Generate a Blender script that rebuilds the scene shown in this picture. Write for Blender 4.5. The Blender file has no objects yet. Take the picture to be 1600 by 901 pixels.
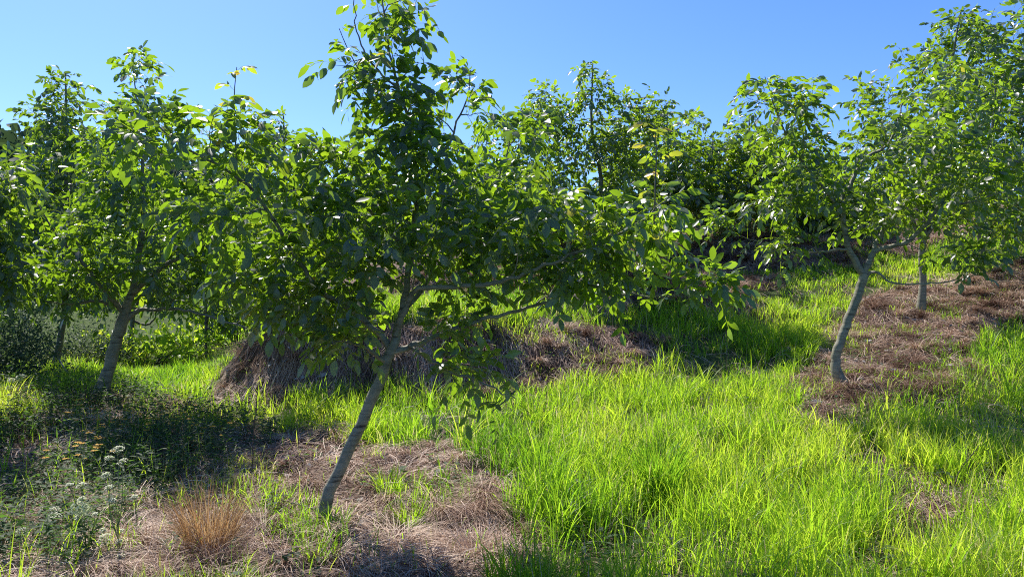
import bpy, math, random
import numpy as np

random.seed(7)
rng = np.random.default_rng(7)
sc = bpy.context.scene
COL = sc.collection
R = math.radians

# ------------------------------------------------------------------ camera, sky, sun, exposure
FPX = 1155.0                     # focal length in photo pixels (1600 wide)
CAMZ = 1.6
cam_d = bpy.data.cameras.new('camera')
cam = bpy.data.objects.new('camera', cam_d)
COL.objects.link(cam)
cam.location = (0, 0, CAMZ)
cam.rotation_euler = (R(90), 0, 0)
cam_d.sensor_width = 36.0
cam_d.lens = 36.0 * FPX / 1600.0
cam_d.clip_start = 0.05
cam_d.clip_end = 3000
sc.camera = cam

SUN_EL, SUN_AZ = R(50), R(-33)   # azimuth from +Y, negative = left of the view
world = bpy.data.worlds.new('World')
sc.world = world
world.use_nodes = True
wn = world.node_tree
bg = wn.nodes['Background']
sky = wn.nodes.new('ShaderNodeTexSky')
sky.sky_type = 'NISHITA'
sky.sun_disc = False
sky.sun_elevation = SUN_EL
sky.sun_rotation = SUN_AZ
sky.altitude = 300
sky.air_density = 1.0
sky.dust_density = 0.6
sky.ozone_density = 3.0
hs = wn.nodes.new('ShaderNodeHueSaturation')
hs.inputs['Saturation'].default_value = 1.18
wn.links.new(sky.outputs[0], hs.inputs['Color'])
tint = wn.nodes.new('ShaderNodeMix'); tint.data_type = 'RGBA'; tint.blend_type = 'MULTIPLY'
tint.inputs[0].default_value = 1.0
tint.inputs[7].default_value = (0.60, 0.68, 0.92, 1)
wn.links.new(hs.outputs[0], tint.inputs[6])
wn.links.new(tint.outputs[2], bg.inputs[0])
bg.inputs[1].default_value = 0.14

sun_d = bpy.data.lights.new('sun', 'SUN')
sun_d.energy = 5.0
sun_d.angle = R(0.5)
sun_d.color = (1.0, 0.95, 0.87)
sun = bpy.data.objects.new('sun', sun_d)
COL.objects.link(sun)
sun.rotation_euler = (R(90) - SUN_EL, 0, math.pi - SUN_AZ)   # checked below
from mathutils import Vector
SD = Vector((math.sin(SUN_AZ) * math.cos(SUN_EL), math.cos(SUN_AZ) * math.cos(SUN_EL), math.sin(SUN_EL)))
sun.rotation_euler = SD.to_track_quat('Z', 'Y').to_euler()
sun.location = SD * 50

sc.view_settings.view_transform = 'Standard'
sc.view_settings.look = 'None'
sc.view_settings.gamma = 1.0
sc.view_settings.use_curve_mapping = False
sc.view_settings.exposure = 0.7
sc.cycles.max_bounces = 8
sc.cycles.diffuse_bounces = 4
sc.cycles.glossy_bounces = 2
sc.cycles.transmission_bounces = 5
sc.cycles.transparent_max_bounces = 8
sc.cycles.use_denoising = False
sc.cycles.caustics_reflective = False
sc.cycles.caustics_refractive = False
sc.cycles.sample_clamp_indirect = 6.0
sc.cycles.pixel_filter_type = 'BLACKMAN_HARRIS'
sc.cycles.filter_width = 1.05

# ------------------------------------------------------------------ small helpers
def P(px, py, d):
    """world point at depth d seen at photo pixel px, py"""
    return np.array([(px - 800.0) / FPX * d, d, CAMZ + (450.5 - py) / FPX * d])

_perm = rng.random((256, 256))
def vnoise(x, y):
    xi = np.floor(x).astype(int); yi = np.floor(y).astype(int)
    fx = x - xi; fy = y - yi
    fx = fx * fx * (3 - 2 * fx); fy = fy * fy * (3 - 2 * fy)
    a = _perm[xi & 255, yi & 255]; b = _perm[(xi + 1) & 255, yi & 255]
    c = _perm[xi & 255, (yi + 1) & 255]; d = _perm[(xi + 1) & 255, (yi + 1) & 255]
    return (a * (1 - fx) + b * fx) * (1 - fy) + (c * (1 - fx) + d * fx) * fy
def fbm(x, y, s=1.0, o=3):
    v = 0; a = 0.5; t = 0
    for k in range(o):
        v = v + a * vnoise(x / s + 17.3 * k, y / s + 5.1 * k); t += a
        a *= 0.5; s *= 0.5
    return v / t
def sstep(a, b, x):
    t = np.clip((x - a) / (b - a), 0, 1)
    return t * t * (3 - 2 * t)
def norm(v):
    return v / np.maximum(np.linalg.norm(v, axis=-1, keepdims=True), 1e-9)

def mesh_obj(name, verts, polys, mat, parent=None, attrs=None, smooth=True):
    """polys: list of index arrays (n,3) / (n,4)"""
    me = bpy.data.meshes.new(name)
    verts = np.asarray(verts, dtype=np.float32)
    me.vertices.add(len(verts))
    me.vertices.foreach_set('co', verts.ravel())
    polys = [np.asarray(p) for p in polys if len(p)]
    loops = np.concatenate([p.ravel() for p in polys]).astype(np.int32)
    tot = np.concatenate([np.full(len(p), p.shape[1]) for p in polys]).astype(np.int32)
    start = np.concatenate([[0], np.cumsum(tot)[:-1]]).astype(np.int32)
    me.loops.add(len(loops)); me.loops.foreach_set('vertex_index', loops)
    me.polygons.add(len(tot))
    me.polygons.foreach_set('loop_start', start)
    me.polygons.foreach_set('loop_total', tot)
    me.polygons.foreach_set('use_smooth', np.full(len(tot), smooth))
    if attrs:
        for k, v in attrs.items():
            a = me.attributes.new(k, 'FLOAT', 'POINT')
            a.data.foreach_set('value', np.asarray(v, dtype=np.float32))
    me.update(calc_edges=True)
    me.materials.append(mat)
    o = bpy.data.objects.new(name, me)
    COL.objects.link(o)
    if parent is not None:
        o.parent = parent
    return o

def tag(o, label=None, cat=None, group=None, kind=None):
    if label: o['label'] = label
    if cat: o['category'] = cat
    if group: o['group'] = group
    if kind: o['kind'] = kind
    return o
def empty(name, loc, label, cat, group=None):
    o = bpy.data.objects.new(name, None)
    COL.objects.link(o)
    o.location = loc
    o.empty_display_size = 0.1
    return tag(o, label, cat, group)

# ------------------------------------------------------------------ materials
def new_mat(name):
    m = bpy.data.materials.new(name); m.use_nodes = True
    nt = m.node_tree
    return m, nt, nt.nodes['Principled BSDF'], nt.nodes['Material Output']
def N(nt, t, **kw):
    n = nt.nodes.new(t)
    for k, v in kw.items(): setattr(n, k, v)
    return n
def ramp(nt, fac, stops):
    r = N(nt, 'ShaderNodeValToRGB')
    e = r.color_ramp.elements
    while len(e) < len(stops): e.new(0.5)
    for i, (p, c) in enumerate(stops):
        e[i].position = p; e[i].color = (*c, 1)
    nt.links.new(fac, r.inputs[0])
    return r.outputs[0]
def noise(nt, scale, detail=4, rough=0.6, coord='Object'):
    tc = N(nt, 'ShaderNodeTexCoord')
    n = N(nt, 'ShaderNodeTexNoise')
    n.inputs['Scale'].default_value = scale
    n.inputs['Detail'].default_value = detail
    n.inputs['Roughness'].default_value = rough
    nt.links.new(tc.outputs[coord], n.inputs['Vector'])
    return n.outputs[0]

def leaf_mat(name, stops, tstops, rough=0.35, trans=0.5, spec=0.5, ul=None):
    """two-sided thin leaf: glossy skin over a diffuse / translucent body; colours follow the per-leaf 'tone'"""
    m, nt, pb, out = new_mat(name)
    at = N(nt, 'ShaderNodeAttribute', attribute_name='tone')
    c = ramp(nt, at.outputs['Fac'], stops)
    if ul:      # paler underside
        geo = N(nt, 'ShaderNodeNewGeometry')
        mx = N(nt, 'ShaderNodeMix', data_type='RGBA')
        nt.links.new(geo.outputs['Backfacing'], mx.inputs[0])
        nt.links.new(c, mx.inputs[6])
        mx.inputs[7].default_value = (*ul, 1)
        c = mx.outputs[2]
    t = ramp(nt, at.outputs['Fac'], tstops)
    nt.links.new(c, pb.inputs['Base Color'])
    pb.inputs['Roughness'].default_value = rough
    pb.inputs['Specular IOR Level'].default_value = spec
    tb = N(nt, 'ShaderNodeBsdfTranslucent')
    nt.links.new(t, tb.inputs['Color'])
    mix = N(nt, 'ShaderNodeMixShader'); mix.inputs[0].default_value = trans
    nt.links.new(pb.outputs[0], mix.inputs[1]); nt.links.new(tb.outputs[0], mix.inputs[2])
    nt.links.new(mix.outputs[0], out.inputs['Surface'])
    return m

M = {}
M['leaf'] = leaf_mat('walnut_leaf',
    [(0.0, (.016, .034, .018)), (.6, (.032, .062, .022)), (.85, (.07, .11, .028)), (1, (.22, .17, .04))],
    [(0.0, (.16, .30, .015)), (.6, (.40, .64, .02)), (.85, (.64, .76, .04)), (1, (.78, .48, .10))],
    rough=.36, trans=.47, spec=.95, ul=(.065, .082, .066))
M['leaf_far'] = leaf_mat('walnut_leaf_far',
    [(0.0, (.018, .038, .018)), (.6, (.036, .07, .024)), (1, (.08, .12, .03))],
    [(0.0, (.18, .32, .015)), (.6, (.42, .66, .02)), (1, (.64, .76, .04))],
    rough=.35, trans=.43, spec=1.0, ul=(.06, .078, .06))
M['grass'] = leaf_mat('green_grass',
    [(0.0, (.06, .13, .012)), (.5, (.17, .30, .018)), (.85, (.27, .37, .03)), (1, (.45, .38, .22))],
    [(0.0, (.20, .44, .02)), (.5, (.50, .78, .03)), (.85, (.70, .84, .06)), (1, (.62, .52, .28))],
    rough=.45, trans=.6, spec=.35)
M['straw'] = leaf_mat('dry_straw',
    [(0.0, (.10, .052, .035)), (.4, (.38, .235, .16)), (1, (.88, .70, .55))],
    [(0.0, (.10, .05, .035)), (.5, (.25, .15, .10)), (1, (.40, .30, .21))],
    rough=.6, trans=.25, spec=.25)
M['orange_straw'] = leaf_mat('orange_straw',
    [(0.0, (.20, .10, .04)), (.5, (.38, .22, .10)), (1, (.56, .40, .22))],
    [(0.0, (.25, .12, .04)), (.5, (.48, .27, .11)), (1, (.62, .45, .22))],
    rough=.5, trans=.4, spec=.3)
M['weed'] = leaf_mat('weed_leaf',
    [(0.0, (.022, .045, .018)), (.6, (.045, .085, .025)), (1, (.10, .14, .05))],
    [(0.0, (.08, .17, .03)), (.6, (.16, .32, .04)), (1, (.28, .42, .07))],
    rough=.6, trans=.4, spec=.2, ul=(.05, .08, .04))
M['bright_bush'] = leaf_mat('bright_bush_leaf',
    [(0.0, (.06, .13, .02)), (.6, (.12, .22, .03)), (1, (.25, .30, .05))],
    [(0.0, (.35, .6, .02)), (.6, (.6, .85, .04)), (1, (.85, .85, .06))],
    rough=.4, trans=.62, spec=.5)
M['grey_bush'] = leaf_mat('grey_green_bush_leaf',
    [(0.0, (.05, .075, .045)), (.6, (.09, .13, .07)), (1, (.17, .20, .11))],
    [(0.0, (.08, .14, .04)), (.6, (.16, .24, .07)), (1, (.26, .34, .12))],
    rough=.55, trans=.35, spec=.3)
M['far_wood'] = leaf_mat('far_wood_leaf',
    [(0.0, (.035, .06, .035)), (1, (.08, .12, .055))],
    [(0.0, (.05, .09, .03)), (1, (.10, .17, .05))], rough=.7, trans=.3, spec=.2)
M['petal'] = leaf_mat('yellow_petal',
    [(0.0, (.60, .30, .02)), (1, (.80, .45, .03))], [(0.0, (.6, .3, .02)), (1, (.8, .5, .04))], rough=.6, trans=.35, spec=.2)
M['umbel'] = leaf_mat('cream_umbel',
    [(0.0, (.50, .56, .30)), (1, (.80, .79, .62))], [(0.0, (.5, .55, .3)), (1, (.8, .8, .65))], rough=.7, trans=.35, spec=.2)

def bark_mat(name, c0, c1, c2):
    m, nt, pb, out = new_mat(name)
    tc = N(nt, 'ShaderNodeTexCoord')
    mp = N(nt, 'ShaderNodeMapping'); mp.inputs['Scale'].default_value = (4, 4, 30)
    nt.links.new(tc.outputs['Object'], mp.inputs[0])
    n1 = N(nt, 'ShaderNodeTexNoise'); n1.inputs['Scale'].default_value = 1.6; n1.inputs['Detail'].default_value = 5
    n1.inputs['Roughness'].default_value = .65
    nt.links.new(mp.outputs[0], n1.inputs['Vector'])
    n2 = noise(nt, 9, 6, .7)
    a = ramp(nt, n1.outputs[0], [(.33, c0), (.40, c1), (.72, c2)])
    b = ramp(nt, n2, [(.30, (.55, .60, .48)), (.5, (1, 1, 1)), (.75, (1.35, 1.35, 1.3))])
    mx = N(nt, 'ShaderNodeMix', data_type='RGBA', blend_type='MULTIPLY'); mx.inputs[0].default_value = 1
    nt.links.new(a, mx.inputs[6]); nt.links.new(b, mx.inputs[7])
    nt.links.new(mx.outputs[2], pb.inputs['Base Color'])
    pb.inputs['Roughness'].default_value = .75
    bp = N(nt, 'ShaderNodeBump'); bp.inputs['Strength'].default_value = .6; bp.inputs['Distance'].default_value = .006
    ad = N(nt, 'ShaderNodeMath', operation='ADD')
    nt.links.new(n1.outputs[0], ad.inputs[0]); nt.links.new(n2, ad.inputs[1])
    nt.links.new(ad.outputs[0], bp.inputs['Height']); nt.links.new(bp.outputs[0], pb.inputs['Normal'])
    return m
M['bark'] = bark_mat('grey_green_bark', (.045, .038, .028), (.165, .155, .11), (.32, .30, .22))
M['bark_dark'] = bark_mat('dark_bark', (.04, .035, .03), (.14, .125, .10), (.26, .235, .19))
def plain(name, c0, c1, scale=30, rough=.8):
    m, nt, pb, out = new_mat(name)
    nt.links.new(ramp(nt, noise(nt, scale), [(.35, c0), (.65, c1)]), pb.inputs['Base Color'])
    pb.inputs['Roughness'].default_value = rough
    return m
M['twig'] = plain('twig_bark', (.09, .08, .055), (.17, .15, .10), 20, .6)
M['green_stem'] = plain('green_stem', (.12, .18, .06), (.20, .26, .10), 20, .5)
M['dead_stem'] = plain('dead_stem', (.035, .025, .02), (.07, .05, .04), 20, .8)
M['pale_stick'] = plain('pale_stick', (.22, .18, .14), (.38, .33, .28), 20, .8)
M['stone'] = plain('slate_stone', (.10, .105, .12), (.24, .25, .28), 14, .7)
M['walnut'] = plain('green_husk', (.12, .20, .05), (.20, .29, .08), 60, .45)
M['chip'] = plain('weathered_leaf', (.16, .14, .13), (.42, .38, .35), 8, .8)

# ------------------------------------------------------------------ terrain
ctrl_px = [
    (508, 828, 4.5), (0, 901, 3.7), (350, 901, 3.9), (800, 901, 3.95), (1200, 901, 3.95), (1600, 901, 3.9),
    (160, 615, 7.5), (250, 720, 5.8), (40, 700, 6.0), (0, 620, 7.6), (420, 720, 5.8), (500, 640, 7.2), (650, 700, 6.1), (650, 640, 7.2),
    (800, 640, 7.2), (900, 700, 6.2), (1000, 640, 7.2), (1100, 570, 8.6), (1180, 490, 10.4), (1300, 432, 12.4),
    (1150, 720, 5.9), (1313, 598, 7.5), (1438, 485, 10.5), (1250, 680, 6.2), (1600, 580, 7.8), (1590, 420, 12.0), (1500, 800, 4.7), (1500, 680, 6.1),
    (1750, 700, 6.0), (1800, 500, 9.5),
    (85, 580, 10.0), (195, 572, 13.0), (318, 575, 13.0), (345, 580, 11.0), (330, 600, 8.6), (0, 570, 14.0), (-150, 600, 9.0), (-200, 750, 5.0),
    # bank 1, foot then crest, and its rounded left end
    (370, 606, 8.0), (450, 616, 7.7), (560, 620, 7.7), (680, 622, 7.7), (760, 610, 7.9),
    (412, 512, 8.4), (480, 500, 8.3), (570, 500, 8.3), (680, 505, 8.4), (760, 512, 8.6), (480, 504, 9.3), (620, 502, 9.3),
    (345, 590, 9.4), (390, 560, 10.5),
    # bank 2
    (800, 592, 8.2), (900, 588, 8.2), (990, 575, 8.4), (1060, 540, 9.0), (800, 518, 8.9), (890, 512, 9.1), (980, 520, 9.2), (1040, 520, 9.5),
    (900, 500, 9.7), (1000, 500, 9.8), (1110, 505, 9.8),
    # bank 3
    (900, 488, 10.0), (1000, 488, 10.0), (1100, 486, 10.1), (1170, 478, 10.5), (900, 436, 10.6), (1000, 436, 10.7), (1090, 446, 10.8), (1150, 455, 11.0),
    (1100, 436, 12.2), (900, 428, 12.0),
    # bank 4
    (1100, 428, 12.9), (1200, 424, 12.9), (1330, 420, 13.2), (1110, 390, 13.6), (1210, 390, 13.6), (1320, 392, 13.8), (1420, 405, 13.6),
    (1000, 400, 14.5), (600, 450, 12.5), (450, 500, 12.5),
]
C = [(q[0], q[1], q[2]) for q in (P(*c) for c in ctrl_px)]
C += [(-3, 0, .05), (0, 0, 0.0), (3, 0, .05), (0, 2, .03), (-3, 2.2, .12), (3, 2.2, .08), (-6, 0, .1), (6, 0, .3),
      (-4, -6, -.3), (4, -6, 0), (-8, 4, .3), (8, 3, .7),
      (0, 18, 2.9), (6, 18, 3.4), (12, 14, 3.4), (-7, 18, .9), (-12, 14, -.3), (10, 8, 1.8), (-12, 6, .2), (3, 22, 3.6), (-3, 22, 2.6)]
C = np.array(C)
EPS2 = 0.22 ** 2
def _phi(r2): return np.sqrt(r2 + EPS2)
_A = _phi(((C[:, None, :2] - C[None, :, :2]) ** 2).sum(-1)) - 0.02 * np.eye(len(C))
_n = len(C)
_K = np.zeros((_n + 3, _n + 3)); _K[:_n, :_n] = _A
_K[:_n, _n] = 1; _K[:_n, _n + 1:] = C[:, :2]; _K[_n, :_n] = 1; _K[_n + 1:, :_n] = C[:, :2].T
_w = np.linalg.solve(_K, np.concatenate([C[:, 2], [0, 0, 0]]))
def H(x, y):
    x = np.atleast_1d(np.asarray(x, float)); y = np.atleast_1d(np.asarray(y, float))
    out = np.zeros(x.shape).ravel(); X = x.ravel(); Y = y.ravel()
    for s in range(0, len(X), 20000):
        xs = X[s:s + 20000]; ys = Y[s:s + 20000]
        r2 = (xs[:, None] - C[None, :, 0]) ** 2 + (ys[:, None] - C[None, :, 1]) ** 2
        near = _phi(r2) @ _w[:_n] + _w[_n] + _w[_n + 1] * xs + _w[_n + 2] * ys
        far = 1.2 + .07 * (ys - 10) + .10 * xs
        far = 10 * np.tanh(far / 10)
        far = far + 46 * np.exp(-(((xs + 170) / 110) ** 2 + ((ys - 230) / 60) ** 2)) + 2.0 * (fbm(xs, ys, 40, 2) - .5)
        dd = np.hypot(xs, ys - 8)
        w = 1 - sstep(13, 22, dd)
        h = w * near + (1 - w) * far
        h = h + (fbm(xs, ys, 1.1, 3) - .5) * .13 + (fbm(xs + 40, ys, .45, 2) - .5) * .07 + (vnoise(xs / .23, ys / .23) - .5) * .03
        out[s:s + 20000] = h
    return out.reshape(x.shape)

def ground_at(px, py, d0=3.0, d1=25.0):
    """first ground point seen at photo pixel px, py"""
    d = np.linspace(d0, d1, 700)
    q = np.array([P(px, py, t) for t in d])
    below = q[:, 2] < H(q[:, 0], q[:, 1])
    k = int(np.argmax(below)) if below.any() else 699
    return q[k, 0], q[k, 1], float(H(q[k, 0], q[k, 1])[0])

# dry patches as outlines on the ground
dry_px = [
    [(150, 901), (210, 800), (320, 735), (420, 690), (440, 678), (530, 680), (560, 715), (690, 700), (785, 735), (800, 800), (790, 860), (770, 901)],
    [(1215, 650), (1245, 600), (1285, 560), (1312, 500), (1380, 458), (1480, 445), (1600, 402), (1700, 400), (1700, 500), (1570, 515), (1520, 545), (1510, 600), (1430, 615), (1340, 640), (1290, 680)],
    [(335, 625), (385, 540), (410, 508), (480, 496), (680, 500), (760, 508), (765, 615), (560, 624)],
    [(760, 604), (765, 516), (890, 508), (1035, 526), (1035, 565), (940, 592)],
    [(600, 482), (620, 432), (860, 432), (1100, 432), (1180, 455), (1175, 488), (1000, 492)],
    [(1080, 430), (1080, 386), (1340, 388), (1350, 422), (1200, 428)],
    [(1120, 458), (1130, 437), (1215, 434), (1200, 450)],
    [(1400, 800), (1430, 750), (1530, 765), (1550, 810), (1460, 825)],
    [(1560, 901), (1570, 870), (1640, 850), (1700, 901)],
]
weed_px = [(-200, 901), (-200, 600), (0, 600), (90, 596), (170, 612), (330, 640), (420, 665), (430, 690), (300, 760), (215, 830), (150, 901)]
DRY = [np.array([ground_at(*p)[:2] for p in poly]) for poly in dry_px]
DRY[0] = np.vstack([DRY[0], [[.1, 3.2], [-2.0, 3.0], [-2.4, 3.4]]])
WEED = np.array([ground_at(*p)[:2] for p in weed_px])
WEED = np.vstack([WEED, [[-2.6, 2.6], [-6, 2.4]]])
def inside(poly, x, y):
    c = np.zeros(x.shape, bool); n = len(poly); j = n - 1
    for i in range(n):
        xi, yi = poly[i]; xj, yj = poly[j]
        cond = ((yi > y) != (yj > y)) & (x < (xj - xi) * (y - yi) / (yj - yi + 1e-12) + xi)
        c ^= cond; j = i
    return c
def warp(x, y):
    return (x + (fbm(x, y, .7, 3) - .5) * .55, y + (fbm(x + 31, y + 9, .7, 3) - .5) * .55)
def is_dry(x, y):
    a, b = warp(x, y)
    m = np.zeros(x.shape, bool)
    for p in DRY: m |= inside(p, a, b)
    m |= inside(BACKDRY, a, b)
    return m
BACKDRY = np.array([[-4, 12.5], [9, 14.2], [14, 15], [14, 30], [-6, 30]])
def is_weed(x, y):
    a, b = warp(x, y)
    return inside(WEED, a, b)

# ground sheet
def axis(lo, hi, step, far):
    core = np.arange(lo, hi + 1e-6, step)
    a = []; s = step; v = hi
    while v < far: s *= 1.18; v += s; a.append(v)
    b = []; s = step; v = lo
    while v > -far: s *= 1.18; v -= s; b.append(v)
    return np.concatenate([b[::-1], core, a])
gx = axis(-8, 9, .11, 900); gy = axis(1.5, 15.5, .11, 900)
GX, GY = np.meshgrid(gx, gy)
GZ = H(GX, GY)
nv = len(gx); idx = np.arange(GX.size).reshape(GX.shape)
quads = np.stack([idx[:-1, :-1], idx[:-1, 1:], idx[1:, 1:], idx[1:, :-1]], -1).reshape(-1, 4)
gdry = np.zeros(GX.size)
gx_, gy_ = GX.ravel(), GY.ravel()
near = (np.abs(gx_) < 16) & (gy_ > 0) & (gy_ < 31)
gdry[near] = is_dry(gx_[near], gy_[near]) * 1.0
gdry[near] = np.maximum(gdry[near], is_weed(gx_[near], gy_[near]) * .55)
m, nt, pb, out = new_mat('hillside_soil')
at = N(nt, 'ShaderNodeAttribute', attribute_name='dry')
nz = noise(nt, 9, 8, .75)
dryc = ramp(nt, nz, [(.35, (.05, .035, .028)), (.5, (.15, .10, .075)), (.68, (.34, .25, .19))])
grc = ramp(nt, nz, [(.35, (.035, .04, .02)), (.55, (.08, .12, .03)), (.7, (.16, .14, .08))])
mx = N(nt, 'ShaderNodeMix', data_type='RGBA')
nt.links.new(at.outputs['Fac'], mx.inputs[0]); nt.links.new(grc, mx.inputs[6]); nt.links.new(dryc, mx.inputs[7])
nt.links.new(mx.outputs[2], pb.inputs['Base Color'])
pb.inputs['Roughness'].default_value = .95; pb.inputs['Specular IOR Level'].default_value = .1
bp = N(nt, 'ShaderNodeBump'); bp.inputs['Distance'].default_value = .03; bp.inputs['Strength'].default_value = .8
nt.links.new(noise(nt, 45, 6, .7), bp.inputs['Height']); nt.links.new(bp.outputs[0], pb.inputs['Normal'])
g = mesh_obj('hillside_ground', np.stack([gx_, gy_, GZ.ravel()], -1), [quads], m, attrs={'dry': gdry})
tag(g, 'terraced orchard hillside of brown soil under grass and straw', 'ground', kind='structure')

# ------------------------------------------------------------------ leaf and blade builders (vectorised)
LT = {  # (u along, v across), faces
    'fine': (np.array([(0, 0), (.25, 0), (.55, 0), (.82, 0), (1, 0), (.22, .36), (.52, .5), (.82, .30), (.22, -.36), (.52, -.5), (.82, -.30)]),
             np.array([(0, 1, 5), (7, 3, 4), (0, 8, 1), (10, 4, 3)]),
             np.array([(5, 1, 2, 6), (6, 2, 3, 7), (1, 8, 9, 2), (2, 9, 10, 3)])),
    'mid': (np.array([(0, 0), (.5, 0), (1, 0), (.3, .42), (.7, .42), (.3, -.42), (.7, -.42)]),
            np.array([(0, 1, 3), (1, 4, 3), (1, 2, 4), (0, 5, 1), (1, 5, 6), (1, 6, 2)]), np.zeros((0, 4), int)),
    'low': (np.array([(0, 0), (1, 0), (.48, .5), (.48, -.5)]), np.array([(0, 1, 2), (0, 3, 1)]), np.zeros((0, 4), int)),
}
def leaves(pos, dirn, up, L, Wd, tone, kind='fine', fold=.25, droop=.25):
    T, tri, quad = LT[kind]
    n = len(pos)
    D = norm(dirn); S = norm(np.cross(D, up)); U = np.cross(S, D)
    u = T[:, 0]; v = T[:, 1]
    L = np.broadcast_to(L, (n,)); Wd = np.broadcast_to(Wd, (n,))
    fo = fold * (rng.random(n) * 1.2 + .2); dr = droop * (rng.random(n) * 1.6 - .1)
    h = (np.abs(v)[None] * fo[:, None] * Wd[:, None]) - (u ** 2)[None] * dr[:, None] * L[:, None]
    tw = (rng.random(n) - .5) * .5
    V = (pos[:, None, :] + D[:, None, :] * (u[None] * L[:, None])[..., None]
         + S[:, None, :] * (v[None] * Wd[:, None])[..., None]
         + U[:, None, :] * (h + v[None] * u[None] * (tw * Wd)[:, None])[..., None])
    k = len(T); off = (np.arange(n) * k)[:, None, None]
    return (V.reshape(-1, 3), (tri[None] + off).reshape(-1, 3),
            (quad[None] + off).reshape(-1, 4) if len(quad) else np.zeros((0, 4), int),
            np.repeat(tone, k))

def merge(parts):
    vs, ts, qs, at = [], [], [], []
    o = 0
    for V, T, Q, A in parts:
        vs.append(V); ts.append(T + o); qs.append(Q + o); at.append(A); o += len(V)
    return np.concatenate(vs), np.concatenate(ts), np.concatenate(qs), np.concatenate(at)

def ribbons(curve, width_dir, w):
    """curve (n,k,3), width_dir (n,3) or (n,k,3), w (n,k) half width -> verts, quads"""
    n, k, _ = curve.shape
    if width_dir.ndim == 2: width_dir = width_dir[:, None, :]
    a = curve - width_dir * w[..., None]; b = curve + width_dir * w[..., None]
    V = np.stack([a, b], 2).reshape(-1, 3)
    base = (np.arange(n) * k * 2)[:, None] + (np.arange(k - 1) * 2)[None]
    Q = np.stack([base, base + 1, base + 3, base + 2], -1).reshape(-1, 4)
    return V, Q

def tubes(paths, radii, sides=6):
    """list of (k,3) arrays and (k,) radii -> verts, quads, tris"""
    Vs, Qs, o = [], [], 0
    ang = np.linspace(0, 2 * np.pi, sides, endpoint=False)
    for p, r in zip(paths, radii):
        k = len(p)
        t = norm(np.gradient(p, axis=0))
        ref = np.array([0, 1., 0]) if abs(t[0][1]) < .9 else np.array([1., 0, 0])
        a = norm(np.cross(t, ref)); b = np.cross(t, a)
        ring = p[:, None, :] + (a[:, None, :] * np.cos(ang)[None, :, None] + b[:, None, :] * np.sin(ang)[None, :, None]) * np.asarray(r)[:, None, None]
        Vs.append(ring.reshape(-1, 3))
        i = np.arange(k - 1)[:, None] * sides; j = np.arange(sides)[None]
        j2 = (j + 1) % sides
        Qs.append(np.stack([i + j, i + j2, i + sides + j2, i + sides + j], -1).reshape(-1, 4) + o)
        o += k * sides
    return np.concatenate(Vs), np.concatenate(Qs)

def smooth_path(pts, n):
    pts = np.asarray(pts, float)
    d = np.concatenate([[0], np.cumsum(np.linalg.norm(np.diff(pts[:, :3], axis=0), axis=1))])
    t = np.linspace(0, d[-1], n)
    # catmull-rom through the points
    ext = np.vstack([2 * pts[0] - pts[1], pts, 2 * pts[-1] - pts[-2]])
    out = []
    for v in t:
        i = min(int(np.searchsorted(d, v, side='right')) - 1, len(pts) - 2)
        f = (v - d[i]) / max(d[i + 1] - d[i], 1e-9)
        p0, p1, p2, p3 = ext[i], ext[i + 1], ext[i + 2], ext[i + 3]
        out.append(.5 * ((2 * p1) + (-p0 + p2) * f + (2 * p0 - 5 * p1 + 4 * p2 - p3) * f * f + (-p0 + 3 * p1 - 3 * p2 + p3) * f ** 3))
    return np.array(out)

# ------------------------------------------------------------------ walnut trees
def compound_leaves(bp, bd, scale, kind, tone0, sides=True):
    """bp base points, bd directions of compound leaves; returns leaf parts and rachis ribbons"""
    n = len(bp)
    Lr = (rng.random(n) * .13 + .13) * scale
    upv = np.tile(np.array([0, 0, 1.]), (n, 1)) + rng.normal(0, .25, (n, 3))
    D = norm(bd)
    S = norm(np.cross(D, upv)); U = np.cross(S, D)
    sag = (.25 + rng.random(n) * .7)
    def pt(t):
        return bp + D * (Lr * t)[:, None] + np.array([0, 0, -1.])[None] * (sag * Lr * t * t * .6)[:, None]
    def tan(t):
        return norm(D + np.array([0, 0, -1.])[None] * (sag * t * 1.2)[:, None])
    parts = []
    tl = rng.random(n)
    for t, ls in ((.38, .68), (.64, .88), (.88, 1.0)):
        for sgn in (-1, 1):
            keep = rng.random(n) > .07
            p = pt(t)[keep]; T = tan(t)[keep]
            d = T * (.45 + .35 * rng.random((len(p), 1))) + S[keep] * sgn * .85 + np.array([0, 0, -1.]) * (rng.random((len(p), 1)) * .55) + rng.normal(0, .16, (len(p), 3))
            L = scale[keep] * .090 * ls * (.65 + .6 * rng.random(len(p)))
            up = U[keep] + rng.normal(0, .55, (len(p), 3))
            tone = np.clip(tone0[keep] + (tl[keep] - .5) * .25 + rng.normal(0, .07, len(p)), 0, 1)
            parts.append(leaves(p, d, up, L, L * (.38 + .16 * rng.random(len(p))), tone, kind))
    p = pt(1.0); L = scale * .100 * (.8 + .4 * rng.random(n))
    parts.append(leaves(p, tan(1.0) + np.array([0, 0, -.3]) + rng.normal(0, .12, (n, 3)), U + rng.normal(0, .3, (n, 3)), L, L * .5,
                        np.clip(tone0 + rng.normal(0, .08, n), 0, 1), kind))
    cur = np.stack([pt(t) for t in (0, .35, .7, 1.0)], 1)
    w = .0016 * np.repeat(scale[:, None], 4, 1)
    V1, Q1 = ribbons(cur, S, w); V2, Q2 = ribbons(cur, U, w)
    A = np.full(len(V1), .7)
    parts.append((V1, np.zeros((0, 3), int), Q1, A)); parts.append((V2, np.zeros((0, 3), int), Q2, A))
    return parts

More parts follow.
